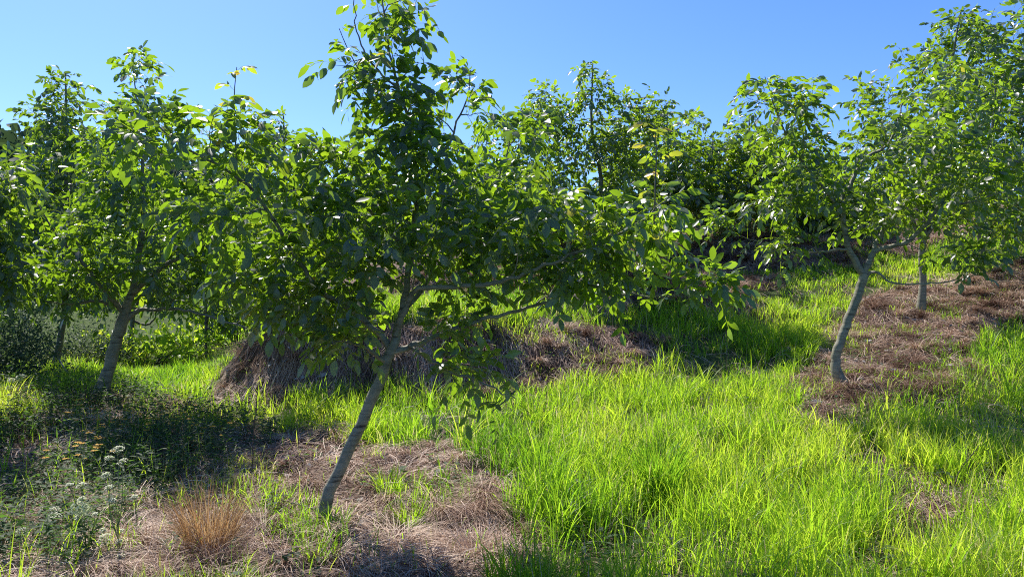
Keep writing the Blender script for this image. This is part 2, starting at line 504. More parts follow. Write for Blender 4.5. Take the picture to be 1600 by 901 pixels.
def sphere_mesh(c, r, seg=10, rings=7, sq=1.15):
    th = np.linspace(0, np.pi, rings); ph = np.linspace(0, 2 * np.pi, seg, endpoint=False)
    V = np.array([[c[0] + r * math.sin(a) * math.cos(b), c[1] + r * math.sin(a) * math.sin(b), c[2] + r * sq * math.cos(a)] for a in th for b in ph])
    Q = [(i * seg + j, i * seg + (j + 1) % seg, (i + 1) * seg + (j + 1) % seg, (i + 1) * seg + j) for i in range(rings - 1) for j in range(seg)]
    return V, np.array(Q)

def make_tree(label, d, trunk, limbs, env, ntw, kind='fine', scale=1.0, bark='bark', leafmat='leaf', tone=.35, group='walnut trees of the orchard',
              shoots=(), nleaf=(5, 8), r0=.055, nuts=0, cat='tree', twigr=1.0, tw_=.80):
    """trunk: [(px,py,r)], limbs: [[(px,py,dd,r)...]], env: [(px,py,rx,ry,dd,rd)] ; dd is a depth offset in metres"""
    b = P(trunk[0][0], trunk[0][1], d)
    gz = float(H(b[0], b[1])[0])
    root = empty('walnut_tree', (b[0], b[1], gz), label, cat, group)
    org = np.array([b[0], b[1], gz])
    tp = [np.append(P(t[0], t[1], d + (t[3] if len(t) > 3 else 0)), t[2] * tw_) for t in trunk]
    base = tp[0].copy(); base[2] = min(gz, base[2]) - .12; base[3] *= 1.6
    tp[0][3] *= 1.3
    tp = np.array([base] + tp)
    ts = smooth_path(tp, max(18, len(tp) * 4))
    ts[:, 3] *= 1 + .08 * (rng.random(len(ts)) - .4)
    ts[3:-3, :3] += rng.normal(0, .004, (len(ts) - 6, 3))
    V, Q = tubes([ts[:, :3] - org], [np.maximum(ts[:, 3], .003)], 14)
    trunk_geo = (V, Q)
    nodes = [ts[len(ts) // 4:, :3]]; nrad = [ts[len(ts) // 4:, 3]]
    ndir = [norm(np.gradient(ts[:, :3], axis=0))[len(ts) // 4:]]
    nlimb = [np.full(len(nodes[0]), -1)]
    limb_paths = {i: [] for i in range(-1, len(limbs))}
    limb_rad = {i: [] for i in range(-1, len(limbs))}
    for i, lb in enumerate(limbs):
        q = np.array([np.append(P(a[0], a[1], d + a[2]), a[3] * .88) for a in lb])
        s = smooth_path(q, max(10, len(q) * 4))
        s[1:-1, :3] += rng.normal(0, .006, (len(s) - 2, 3))
        limb_paths[i].append(s[:, :3]); limb_rad[i].append(np.maximum(s[:, 3], .003))
        nodes.append(s[2:, :3]); nrad.append(s[2:, 3]); ndir.append(norm(np.gradient(s[:, :3], axis=0))[2:]); nlimb.append(np.full(len(s) - 2, i))
    NP = np.concatenate(nodes); NR = np.concatenate(nrad); ND = np.concatenate(ndir); NL = np.concatenate(nlimb)
    crotch = ts[-1, :3] if not limbs else P(limbs[0][0][0], limbs[0][0][1], d)
    # twig tips scattered through the crown
    ntw = int(ntw * (1 if kind == 'fine' or scale == 1.0 and len(limbs) > 4 else 1.12))
    wts = np.array([e[2] * e[3] for e in env], float); wts /= wts.sum()
    cnt = np.maximum(4, np.round(wts * ntw)).astype(int)
    tips = []; tt = []
    for e, c in zip(env, cnt):
        q = norm(rng.normal(0, 1, (c, 3))) * (rng.random((c, 1)) ** .38)
        dd = e[4] if len(e) > 4 else 0; rd = e[5] if len(e) > 5 else .7
        for a in q:
            tips.append(P(e[0] + a[0] * e[2], e[1] + a[2] * e[3], d + dd + a[1] * rd)); tt.append(tone)
    tips = np.array(tips)
    dmin = np.min(np.linalg.norm(tips[:, None] - NP[None], axis=-1), 1)
    order = np.argsort(dmin)
    LB, LD, LTn, LS = [], [], [], []
    def shoot(path, tipr, tn, nl, li, sc_=1.0):
        nonlocal NP, NR, ND, NL
        seg = np.linalg.norm(np.diff(path, axis=0), axis=1); tot = seg.sum()
        cum = np.concatenate([[0], np.cumsum(seg)])
        span = min(tot * .75, .34 * scale * sc_)
        ph = rng.random() * 6.28
        td = norm(np.gradient(path, axis=0))
        for k in range(nl):
            s = tot - span * (1 - (k + .6) / nl) ** 1.0
            i = min(int(np.searchsorted(cum, s, side='right')) - 1, len(seg) - 1)
            f = (s - cum[i]) / max(seg[i], 1e-9)
            p = path[i] * (1 - f) + path[i + 1] * f
            t = td[i]
            ref = np.array([.3, .2, 1.]) if abs(t[2]) < .85 else np.array([1., 0, 0])
            a = norm(np.cross(t, ref)); b2 = np.cross(t, a)
            ph += 2.4 + random.uniform(-.3, .3)
            up_b = .35
            dv = t * (.35 + .5 * k / nl) + a * math.cos(ph) + b2 * math.sin(ph) + np.array([0, 0, up_b])
            LB.append(p); LD.append(dv); LTn.append(tn); LS.append(scale * (1 if li < 900 else .68))
    for j in order:
        tip = tips[j]
        v = tip[None] - NP; dist = np.linalg.norm(v, axis=1)
        cs = (v * ND).sum(1) / np.maximum(dist, 1e-6)
        outw = norm(NP - crotch[None]); co = (v * outw).sum(1) / np.maximum(dist, 1e-6)
        cost = dist * (1 + .35 * (1 - cs) + .5 * (1 - co)) + (v[:, 2] < -.1) * .15
        i = int(np.argmin(cost))
        L = dist[i]
        p0 = NP[i]; dr = norm(ND[i] * .6 + v[i] / max(L, 1e-6) * .6)
        k = max(4, int(L / .07) + 2)
        f = np.linspace(0, 1, k)[:, None]
        c1 = p0 + dr * L * .4; c2 = tip - norm(v[i] / max(L, 1e-6) + np.array([0, 0, .45])) * L * .3
        path = (1 - f) ** 3 * p0 + 3 * (1 - f) ** 2 * f * c1 + 3 * (1 - f) * f ** 2 * c2 + f ** 3 * tip
        path[1:-1] += rng.normal(0, .007, (k - 2, 3))
        ra = min(NR[i] * .75, (.0035 + .008 * L) * twigr); rb = .0022 * twigr
        rad = np.linspace(ra, rb, k)
        li = int(NL[i])
        limb_paths[li].append(path); limb_rad[li].append(rad)
        NP = np.vstack([NP, path[2:]]); NR = np.concatenate([NR, rad[2:]]); ND = np.vstack([ND, norm(np.gradient(path, axis=0))[2:]])
        NL = np.concatenate([NL, np.full(k - 2, li)])
        h = np.clip(tone + rng.normal(0, .12) + (.12 if rng.random() < .15 else 0), 0, 1)
        shoot(path, rb, h, int(rng.integers(nleaf[0], nleaf[1] + 1)), li)
    for s in shoots:   # (polyline px/py/dd, tone, leaves)
        q = np.array([P(a[0], a[1], d + a[2]) for a in s[0]])
        path = smooth_path(q, 12)
        V, Q = tubes([path - org], [np.linspace(.006, .0022, 12)], 6)
        mesh_obj('shoot', V, [Q], M['twig'], root)
        shoot(path, .002, s[1], s[2], 999, s[3] if len(s) > 3 else 2.0)
    # limbs: one object per main limb with its side branches; what grows from the trunk stays a limb too
    V0, Q0 = trunk_geo
    if limb_paths[-1]:
        V1, Q1 = tubes([p - org for p in limb_paths[-1]], limb_rad[-1], 7 if kind == 'fine' else 5)
        V0 = np.vstack([V0, V1]); Q0 = np.vstack([Q0, Q1 + len(trunk_geo[0])])
    mesh_obj('trunk', V0, [Q0], M[bark], root)
    for i in range(0, len(limbs)):
        if limb_paths[i]:
            V, Q = tubes([p - org for p in limb_paths[i]], limb_rad[i], 7 if kind == 'fine' else 5)
            mesh_obj('limb', V, [Q], M[bark], root)
    LBa = np.array(LB) - org; LDa = np.array(LD)
    V, T, Q, A = merge(compound_leaves(LBa, LDa, np.array(LS), kind, np.array(LTn)))
    mesh_obj('crown', V, [T, Q], M[leafmat], root, attrs={'tone': A})
    for k in range(nuts):
        i = int(rng.integers(0, len(LB)))
        c = np.array(LB[i]) - org + np.array([0, -.02, -.04])
        V, Q = sphere_mesh(c, .02)
        mesh_obj('walnut', V, [Q], M['walnut'], root)
    return root

# the near tree
make_tree('nearest walnut tree with a pale leaning trunk rooted in brown straw at the front', 4.5,
    [(508, 828, .058), (506, 800, .052), (516, 765, .048), (543, 705, .044), (570, 650, .042), (592, 598, .041), (612, 545, .036), (628, 490, .028, .05),
     (642, 400, .023, .1), (650, 300, .018, .1), (640, 200, .013, .05), (612, 100, .009), (600, 20, .007), (604, -60, .004)],
    [[(610, 548, 0, .026), (575, 505, -.02, .022), (540, 480, -.05, .019), (495, 448, -.1, .016), (462, 398, -.15, .014), (400, 305, -.25, .011), (350, 265, -.35, .009), (280, 225, -.45, .006), (215, 180, -.5, .004)],
     [(618, 525, 0, .024), (640, 470, -.05, .020), (660, 449, -.08, .018), (740, 447, -.15, .016), (800, 437, -.2, .014), (843, 417, -.25, .012), (920, 388, -.3, .009), (1000, 345, -.3, .006), (1050, 300, -.3, .004)],
     [(608, 552, 0, .026), (659, 534, .05, .020), (715, 513, .1, .016), (776, 493, .1, .014), (822, 481, .1, .012), (870, 466, .05, .010), (906, 440, 0, .009), (947, 455, -.05, .008), (1010, 462, -.1, .006), (1080, 462, -.1, .004)],
     [(640, 540, .02, .014), (690, 575, -.15, .011), (740, 592, -.25, .008), (780, 610, -.3, .005), (805, 622, -.3, .003)],
     [(600, 570, 0, .018), (575, 545, -.15, .012), (540, 535, -.3, .008), (500, 540, -.4, .004)],
     [(642, 400, .1, .018), (580, 330, .2, .012), (530, 260, .3, .009), (480, 200, .3, .004)],
     [(650, 310, .1, .016), (690, 240, .1, .010), (725, 170, .1, .006), (735, 110, .1, .003)],
     [(628, 490, .05, .02), (700, 400, .4, .014), (760, 320, .6, .010), (790, 250, .6, .006), (800, 190, .6, .003)],
     [(632, 150, .03, .009), (590, 110, -.1, .007), (560, 60, -.15, .005), (553, 0, -.15, .003)]],
    [(600, 25, 52, 55, 0, .25), (570, 90, 45, 40, -.1, .2), (625, 140, 75, 50, 0, .35), (650, 210, 120, 60, 0, .4), (735, 140, 28, 40, .1, .2), (600, 300, 130, 70, 0, .7), (720, 290, 100, 70, .2, .6),
     (500, 240, 55, 60, .1, .4), (480, 330, 90, 60, 0, .6), (420, 400, 110, 60, -.1, .6), (340, 320, 80, 60, -.3, .5), (250, 200, 90, 40, -.45, .35), (360, 215, 80, 55, -.3, .4),
     (560, 415, 130, 60, 0, .7), (535, 530, 30, 22, -.35, .2), (490, 475, 90, 28, -.1, .5), (690, 385, 120, 60, 0, .7), (790, 350, 90, 80, 0, .6), (880, 340, 90, 60, -.2, .5), (960, 375, 90, 45, -.2, .5),
     (1040, 350, 45, 60, -.3, .35), (1070, 425, 50, 22, -.1, .3), (860, 430, 90, 18, 0, .4), (745, 572, 50, 22, -.25, .25), (690, 515, 40, 18, .05, .3), (810, 210, 30, 35, .6, .3), (820, 440, 100, 24, 0, .5), (940, 432, 85, 26, -.1, .4), (1105, 445, 35, 20, -.2, .25), (710, 455, 60, 25, .1, .4), (560, 480, 90, 26, 0, .5), (430, 465, 75, 28, -.1, .4)],
    275, scale=.88, nuts=14, tone=.42,
    shoots=[([(372, 290, -.3), (368, 220, -.3), (366, 150, -.3), (370, 105, -.3)], .88, 9, 3.2),
            ([(1022, 350, -.3), (1024, 280, -.3), (1026, 235, -.3), (1022, 195, -.3)], .82, 9, 2.4),
            ([(640, 200, 0), (575, 130, -.1), (545, 80, -.1), (530, 45, -.1)], .5, 7, 2.0),
            ([(805, 610, -.3), (790, 625, -.3), (772, 640, -.3), (768, 645, -.3)], .3, 3, .6)])

make_tree('young walnut tree with a curved pale trunk in bare straw on the right', 7.5,
    [(1313, 598, .075), (1306, 575, .062), (1309, 545, .056), (1320, 515, .054), (1332, 483, .052), (1343, 455, .054), (1351, 428, .05)],
    [[(1350, 430, 0, .042), (1336, 408, 0, .040), (1324, 380, 0, .034), (1318, 345, 0, .030), (1318, 312, 0, .027), (1332, 280, .05, .024), (1352, 248, .1, .020), (1392, 220, .1, .014), (1410, 160, .2, .008)],
     [(1352, 428, 0, .038), (1357, 410, 0, .036), (1372, 390, 0, .030), (1413, 380, -.1, .027), (1446, 352, -.2, .022), (1470, 320, -.3, .018), (1507, 318, -.4, .013), (1570, 300, -.5, .006)],
     [(1362, 402, 0, .030), (1374, 373, .1, .026), (1396, 340, .2, .022), (1433, 303, .3, .018), (1478, 258, .4, .014), (1530, 200, .5, .008)],
     [(1354, 432, 0, .022), (1364, 424, 0, .018), (1378, 430, -.1, .014), (1405, 443, -.2, .010), (1474, 440, -.3, .008), (1530, 428, -.4, .005), (1575, 410, -.4, .003)],
     [(1326, 390, 0, .018), (1290, 392, -.1, .012), (1253, 394, -.2, .009), (1195, 380, -.3, .005)],
     [(1318, 335, 0, .02), (1285, 290, -.1, .015), (1245, 240, -.15, .011), (1215, 180, -.2, .008), (1195, 120, -.2, .004)]],
    [(1195, 150, 45, 45, -.2, .4), (1245, 170, 45, 60, -.1, .5), (1230, 250, 75, 60, -.1, .6), (1180, 335, 80, 45, -.2, .6), (1280, 300, 80, 60, 0, .7), (1400, 230, 80, 60, .1, .8), (1500, 200, 100, 80, 0, .9),
     (1440, 300, 110, 55, 0, .9), (1560, 290, 90, 80, -.2, .9), (1340, 340, 60, 40, .3, .5), (1530, 400, 80, 26, -.4, .4), (1240, 390, 60, 16, -.2, .3), (1480, 130, 80, 50, .2, .7)],
    175, kind='mid', scale=1.0, tone=.42)

make_tree('walnut tree with a thick grey leaning trunk in shaded grass on the left', 7.5,
    [(158, 618, .085), (165, 590, .074), (174, 560, .07), (184, 525, .068), (193, 495, .066), (207, 455, .045), (218, 390, .036), (224, 320, .028), (222, 250, .02), (216, 180, .012), (208, 110, .005)],
    [[(197, 500, 0, .036), (215, 486, 0, .028), (245, 483, -.1, .022), (290, 484, -.2, .017), (335, 497, -.3, .012), (385, 512, -.3, .010)],
     [(205, 462, 0, .035), (250, 420, -.2, .026), (300, 390, -.3, .020), (350, 350, -.4, .012), (380, 300, -.4, .006)],
     [(196, 490, 0, .035), (160, 450, -.2, .026), (130, 410, -.3, .02), (90, 370, -.4, .012), (60, 320, -.4, .006)],
     [(218, 390, 0, .025), (260, 310, .2, .018), (290, 240, .3, .012), (300, 190, .3, .005)],
     [(190, 480, 0, .03), (150, 470, -.1, .02), (110, 475, -.2, .012), (70, 470, -.3, .006)]],
    [(210, 125, 45, 45, 0, .5), (225, 190, 75, 50, 0, .6), (170, 210, 40, 50, 0, .6), (210, 270, 110, 60, 0, .8), (130, 330, 90, 60, -.1, .8), (300, 290, 90, 70, 0, .8), (250, 370, 130, 60, 0, .9), (340, 410, 90, 55, -.1, .7),
     (140, 420, 110, 45, -.1, .8), (330, 455, 90, 25, -.2, .5), (240, 430, 90, 30, 0, .8), (410, 450, 50, 50, 0, .5)],
    175, kind='mid', scale=1.0, tone=.38)

def small_tree(label, d, bx, by, cx, cy, topx, topy, env, ntw, r=.05, kind='mid', scale=1.1, bark='bark_dark', tone=.35, leafmat='leaf_far', wob=6, lean=0, cat='tree', nleaf=(5, 8)):
    """trunk from bx,by to a crotch at cx,cy, a leader to topx,topy, four limbs"""
    pxr = 1155 / d
    trunk = [(bx, by, r * 1.15), (bx + (cx - bx) * .4 + wob * .5, by + (cy - by) * .4, r * .95), (cx, cy, r * .85)]
    for f in (.3, .6, 1.0):
        trunk.append((cx + (topx - cx) * f + random.uniform(-wob, wob), cy + (topy - cy) * f, r * .85 * (1 - .85 * f) + .004))
    limbs = []
    for e in sorted(env, key=lambda e: -e[3] * e[2])[:4]:
        mx_, my_ = (cx + e[0]) / 2 + random.uniform(-8, 8), (cy + e[1]) / 2 + 18
        dd = random.uniform(-.5, .5)
        limbs.append([(cx, cy - 4, 0, r * .6), (mx_, my_, dd * .5, r * .4), (e[0], e[1], dd, r * .12)])
    return make_tree(label, d, trunk, limbs, env, ntw, kind=kind, scale=scale, bark=bark, tone=tone, leafmat=leafmat, cat=cat, twigr=1.1, nleaf=nleaf)

small_tree('tall walnut tree with a straight pale trunk standing behind the right tree', 10.5, 1438, 488, 1441, 385, 1500, 15,
    [(1500, 30, 40, 35, 0, .6), (1450, 110, 75, 50, 0, .9), (1545, 90, 75, 80, 0, 1), (1370, 140, 45, 35, 0, .7), (1400, 210, 90, 60, 0, 1.2), (1520, 220, 110, 90, 0, 1.3), (1470, 310, 120, 50, 0, 1.2), (1590, 320, 60, 90, 0, 1)],
    190, r=.062, bark='bark', tone=.4)
small_tree('walnut tree with a dark trunk farthest right on the straw slope', 13.0, 1535, 415, 1530, 350, 1560, 80,
    [(1560, 130, 90, 70, 0, 1.2), (1600, 250, 110, 90, 0, 1.4), (1500, 300, 90, 60, 0, 1.4), (1640, 60, 80, 90, 0, 1.2)], 120, r=.075, scale=1.25)
small_tree('walnut tree with its crown cut by the right edge of the photo', 10.0, 1760, 520, 1740, 420, 1680, 60,
    [(1640, 60, 60, 80, 0, .8), (1660, 200, 90, 110, 0, 1.0), (1650, 340, 90, 60, 0, 1.0), (1780, 200, 90, 140, 0, 1.0)], 110, r=.07, scale=1.15)
small_tree('walnut tree behind the crest bank left of the right hand tree', 14.6, 1092, 398, 1103, 350, 1110, 205,
    [(1110, 235, 60, 30, 0, .9), (1050, 240, 40, 30, 0, .6), (1150, 250, 30, 20, 0, .4), (1070, 290, 80, 50, 0, 1.1), (1160, 280, 70, 60, 0, 1.1), (1110, 340, 110, 35, 0, 1.1), (1180, 215, 25, 30, 0, .4)], 105, r=.055, bark='bark', scale=1.1)
small_tree('tall spired walnut tree behind the third straw bank in the middle', 11.3, 925, 436, 925, 370, 925, 95,
    [(922, 110, 22, 26, 0, .3), (935, 165, 60, 40, 0, .6), (1010, 158, 42, 34, 0, .5), (845, 175, 50, 45, 0, .6), (880, 215, 70, 50, 0, .7), (1000, 225, 70, 45, 0, .7), (960, 230, 75, 50, 0, .8), (880, 300, 90, 50, 0, .9), (980, 310, 80, 50, 0, .9), (930, 345, 110, 32, 0, .9), (850, 165, 22, 40, .2, .3)],
    200, r=.055, scale=1.0, tone=.48, wob=16)
small_tree('walnut tree behind the left end of the large straw mound', 9.8, 455, 520, 452, 440, 440, 180,
    [(432, 205, 40, 30, 0, .5), (400, 250, 60, 40, 0, .8), (460, 260, 60, 50, 0, .8), (430, 330, 110, 60, 0, 1), (500, 380, 90, 45, 0, 1), (390, 400, 90, 45, 0, 1)], 135, r=.06, scale=1.0, tone=.35)
small_tree('walnut tree hidden behind the nearest crown above the straw mound', 12.6, 690, 465, 695, 400, 700, 235,
    [(700, 260, 60, 40, 0, .8), (640, 320, 90, 60, 0, 1), (770, 310, 90, 60, 0, 1), (700, 375, 140, 45, 0, 1.1)], 110, r=.06, scale=1.0)
small_tree('dark trunked walnut tree second from the left beside the shaded bush', 10.0, 82, 590, 102, 462, 105, 115,
    [(105, 140, 35, 32, 0, .5), (80, 190, 50, 35, 0, .6), (110, 250, 80, 50, 0, .9), (40, 310, 70, 60, 0, .9), (90, 390, 110, 60, 0, 1), (30, 450, 80, 35, 0, .8), (160, 460, 60, 35, 0, .8)], 150, r=.055, scale=1.1, tone=.22)
small_tree('walnut tree at the left edge of the photo, lower than its neighbours', 6.6, -150, 680, -120, 480, -60, 240,
    [(0, 280, 42, 45, 0, .6), (-60, 360, 100, 70, 0, .9), (-30, 430, 70, 45, 0, .8), (-150, 320, 110, 110, 0, 1.0), (-130, 420, 110, 70, -.5, .8)], 190, r=.06, scale=1.05, tone=.35)
small_tree('small slanting walnut tree beyond the left trunk near bright bushes', 14.0, 193, 575, 207, 505, 220, 300,
    [(220, 340, 70, 50, 0, 1.2), (200, 430, 100, 50, 0, 1.2), (260, 470, 70, 30, 0, 1.2)], 80, r=.06, scale=1.2, tone=.25)
small_tree('slim walnut tree among the bright bushes left of the mound', 13.4, 316, 582, 322, 515, 330, 330,
    [(330, 370, 70, 50, 0, 1.1), (320, 450, 100, 45, 0, 1.1), (370, 490, 60, 28, 0, 1)], 80, r=.035, scale=1.2, tone=.3)
back = [
    ('walnut tree on the middle terrace just right of the spired tree', 14.5, 1035, 420, 248, 110, 85),
    ('walnut tree on the crest in the gap left of the right hand tree', 15, 1165, 400, 246, 100, 80),
    ('walnut tree far back between the nearest crown and the spired tree', 15.5, 790, 440, 262, 100, 90),
    ('walnut tree far back behind the lower crown of the right hand tree', 16, 1310, 400, 300, 90, 70),
    ('walnut tree far up the slope left of the centre, behind the mound tree', 17, 570, 470, 290, 130, 90),
    ('walnut tree on the upper terrace behind the spired tree', 16, 850, 440, 300, 130, 90),
    ('walnut tree far up the slope between the spired tree and the crest bank tree', 18, 1085, 425, 280, 110, 95),
    ('walnut tree on the crest above the far straw bank, left of the right hand tree', 16.5, 1240, 400, 285, 120, 70),
    ('walnut tree on the crest seen through the limbs of the right hand tree', 18, 1365, 405, 270, 120, 90),
    ('walnut tree down the slope behind the slim tree left of the mound', 23, 400, 500, 340, 130, 90),
    ('walnut tree down the slope between the two left hand trunks', 24, 130, 540, 370, 140, 90),
    ('walnut tree down the slope beyond the shaded bush at far left', 22, -20, 540, 380, 150, 100),
    ('walnut tree beyond the slanting small tree, low in the dip', 26, 265, 540, 390, 120, 90),
]
for lb, d, x, by, cy, rx, ry in back:
    bz = (ground_at(x, by) if False else None)
    q = P(x, by, d); gz = float(H(q[0], q[1])[0]); byy = 450.5 - (gz - CAMZ) * FPX / d
    small_tree(lb, d, x, byy, x + 5, (byy + cy) / 2 + 15, x + 8, cy - ry * .8,
        [(x, cy, rx * .7, ry, 0, 1.6), (x - rx * .4, cy + ry * .5, rx * .6, ry * .5, 0, 1.5), (x + rx * .4, cy + ry * .4, rx * .6, ry * .5, 0, 1.5), (x, cy + ry * .8, rx, ry * .3, 0, 1.5)],
        75, r=.07, kind='low', scale=1.7, tone=.4, nleaf=(6, 8))

# ------------------------------------------------------------------ bushes
def bush(name, label, px, py, d, rx, ry, rz, n, size, mat, aspect=.45, cat='bush', group=None, nstem=9, kind='mid', tone=.5):
    q = P(px, py, d); gz = float(H(q[0], q[1])[0]); org = np.array([q[0], q[1], gz])
    root = empty(name, tuple(org), label, cat, group)
    # stems fanning up, leaves gathered round them in clumps
    tips, paths = [], []
    for k in range(nstem * 5):
        v = norm(rng.normal(0, 1, 3)); v[2] = abs(v[2])
        tip = np.array([v[0] * rx, v[1] * ry, .15 * rz + v[2] * rz * .85]) * rng.uniform(.55, 1.0)
        tips.append(tip)
        if k < nstem * 2:
            f = np.linspace(0, 1, 7)[:, None]
            b0 = np.array([v[0] * rx * .2, v[1] * ry * .2, -.1])
            paths.append((1 - f) ** 2 * b0 + 2 * f * (1 - f) * np.array([tip[0] * .5, tip[1] * .5, tip[2] * .7]) + f ** 2 * tip)
    V, Q = tubes(paths, [np.linspace(.012, .003, 7)] * len(paths), 5)
    mesh_obj('stems', V, [Q], M['dead_stem'], root)
    tips = np.array(tips)
    which = rng.integers(0, len(tips), n)
    cl = min(rx, ry, rz) * .33
    pos = tips[which] + rng.normal(0, 1, (n, 3)) * cl * np.array([1, 1, .7])
    pos[:, 2] = np.maximum(pos[:, 2], .03)
    d_ = rng.normal(0, 1, (n, 3)) + np.array([0, 0, .3]) + norm(pos) * .8
    up = rng.normal(0, .6, (n, 3)) + np.array([0, 0, 1.])
    L = size * (.6 + .7 * rng.random(n))
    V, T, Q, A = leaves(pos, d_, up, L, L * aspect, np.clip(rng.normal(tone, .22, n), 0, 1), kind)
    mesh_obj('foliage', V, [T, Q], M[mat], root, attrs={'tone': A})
    return root
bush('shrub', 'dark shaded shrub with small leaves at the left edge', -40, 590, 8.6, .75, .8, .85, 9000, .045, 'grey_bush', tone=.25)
bush('shrub', 'grey green shrub behind the dark shaded one at the left edge', 20, 560, 12.5, 1.7, 1.0, 1.1, 11000, .05, 'grey_bush', tone=.6)
bush('shrub', 'grey green shrub between the two left hand trunks', 120, 560, 12.5, .8, .7, .55, 5000, .05, 'grey_bush', tone=.7)
bush('bush', 'bright yellow green bush right of the slanting small trunk', 235, 565, 13.2, 1.0, .5, .5, 380, .14, 'bright_bush', tone=.6)
bush('bush', 'bright green bush around the slim trunk left of the mound', 295, 568, 14.2, 1.1, .5, .6, 420, .14, 'bright_bush', tone=.5)
bush('bush', 'green bush touching the left end of the straw mound', 372, 565, 13.6, .9, .5, .85, 420, .14, 'bright_bush', tone=.3)
bush('bush', 'small yellowing bush just left of the slanting small trunk', 165, 560, 13.6, .5, .4, .5, 200, .14, 'bright_bush', tone=.8)

# ------------------------------------------------------------------ far wood on the hill
n = 9000
a = rng.uniform(-330, -20, n); b = rng.uniform(150, 300, n)
cen = np.stack([a, b, H(a, b) + rng.uniform(0, 6, n)], -1)
L = rng.uniform(2.0, 4.5, n)
V, T, Q, A = leaves(cen, rng.normal(0, 1, (n, 3)), rng.normal(0, 1, (n, 3)), L, L * .8, rng.random(n), 'mid')
tag(mesh_obj('far_wood', V, [T, Q], M['far_wood'], attrs={'tone': A}), 'bluish far wood on a distant hill at the left', 'wood', kind='stuff')

# ------------------------------------------------------------------ grass
def scatter(n, dmin, dmax, power=1.0, margin=1.3):
    """random ground points in the wedge the camera can see, plus a margin"""
    u = rng.random(n)
    d = (dmin ** power + u * (dmax ** power - dmin ** power)) ** (1 / power)
    x = (rng.random(n) - .5) * 2 * (d * .70 + margin)
    return x, d
def blades(x, y, h, w, lean, tone, nseg=4, hd=None, spread=1.0):
    n = len(x)
    z = H(x, y)
    root = np.stack([x, y, z - .02], -1)
    if hd is None: hd = rng.random(n) * 2 * np.pi
    dv = np.stack([np.cos(hd), np.sin(hd), np.zeros(n)], -1)
    t = np.linspace(0, 1, nseg + 1)
    b = lean
    cur = root[:, None] + dv[:, None] * (h[:, None] * (b[:, None] * t[None] ** 2.2 * .85 + .10 * spread * t[None]))[..., None]
    cur[..., 2] += h[:, None] * (t[None] - .42 * b[:, None] * t[None] ** 3)
    wd = np.stack([-np.sin(hd), np.cos(hd), np.zeros(n)], -1)
    tw = rng.normal(0, .8, n)
    wd = norm(wd * np.cos(tw)[:, None] + dv * np.sin(tw)[:, None])
    wp = np.interp(t, [0, .25, .6, .85, 1], [.6, 1, .85, .45, .04])
    V, Q = ribbons(cur, wd, w[:, None] * wp[None] * .5)
    return V, np.zeros((0, 3), int), Q, np.repeat(tone, 2 * (nseg + 1))

# tall green grass
n = 460000
x, y = scatter(n, 2.6, 15.5, 1.25)
dry = is_dry(x, y); weed = is_weed(x, y)
cl = fbm(x, y, .22, 2); big = fbm(x + 50, y, 1.6, 3); thin = fbm(x + 11, y + 70, .8, 3)
dens = sstep(.28, .55, cl) * (.22 + .78 * sstep(.36, .56, thin))
dens = np.where(dry, np.where(y > 8.6, .02, .03) + .32 * (fbm(x + 5, y + 5, .5, 2) > np.where(x > 2.5, .50, .58)), dens)
dens = np.where(weed & ~dry, dens * np.where(y > 6.4, .5, .05), dens)
keep = rng.random(n) < dens
x, y, dry, weed, big, cl = x[keep], y[keep], dry[keep], weed[keep], big[keep], cl[keep]
n = len(x)
h = (.08 + .15 * big + .16 * rng.random(n)) * (.75 + .5 * cl)
h *= np.where(dry, .6, 1.0) * np.where(y > 10.5, .6, 1) * np.interp(y, [3, 5, 8], [1.15, 1.1, .9])
wd = (.0028 + .0058 * rng.random(n)) * np.interp(y, [3, 6, 15], [1, 1.1, 1.9])
tone = np.clip(.45 + rng.normal(0, .19, n) + (fbm(x + 90, y, 1.4, 3) - .5) * 1.3, 0, .86)
deadb = rng.random(n) < .04 + .10 * sstep(.55, .7, fbm(x + 60, y + 60, 1.1, 3))
tone[deadb] = rng.uniform(.92, 1, deadb.sum())
lean = np.clip(rng.gamma(2.0, .22, n), .05, 1.15)
V, T, Q, A = blades(x, y, h, wd, lean, tone)
tag(mesh_obj('tall_grass', V, [T, Q], M['grass'], attrs={'tone': A}), 'bright green tall grass growing along the terrace path', 'grass', kind='stuff')
print('grass blades', n)

# thick broad clumps standing out of the grass
cx, cy = scatter(230, 3.0, 9.5, 1.3)
k = ~is_dry(cx, cy) & ~is_weed(cx, cy)
cx, cy = cx[k], cy[k]
m_ = 22
x = np.repeat(cx, m_) + rng.normal(0, .035, len(cx) * m_); y = np.repeat(cy, m_) + rng.normal(0, .035, len(cx) * m_)
n = len(x)
h = rng.uniform(.22, .50, n) * np.repeat(rng.uniform(.7, 1.1, len(cx)), m_)
V, T, Q, A = blades(x, y, h, rng.uniform(.006, .011, n), np.clip(rng.gamma(2.2, .25, n), .1, 1.2), np.clip(np.repeat(rng.normal(.45, .2, len(cx)), m_) + rng.normal(0, .08, n), 0, .86), nseg=6, spread=2.2)
tag(mesh_obj('grass_clumps', V, [T, Q], M['grass'], attrs={'tone': A}), 'broad bladed green grass clumps standing above the path grass', 'grass', kind='stuff')

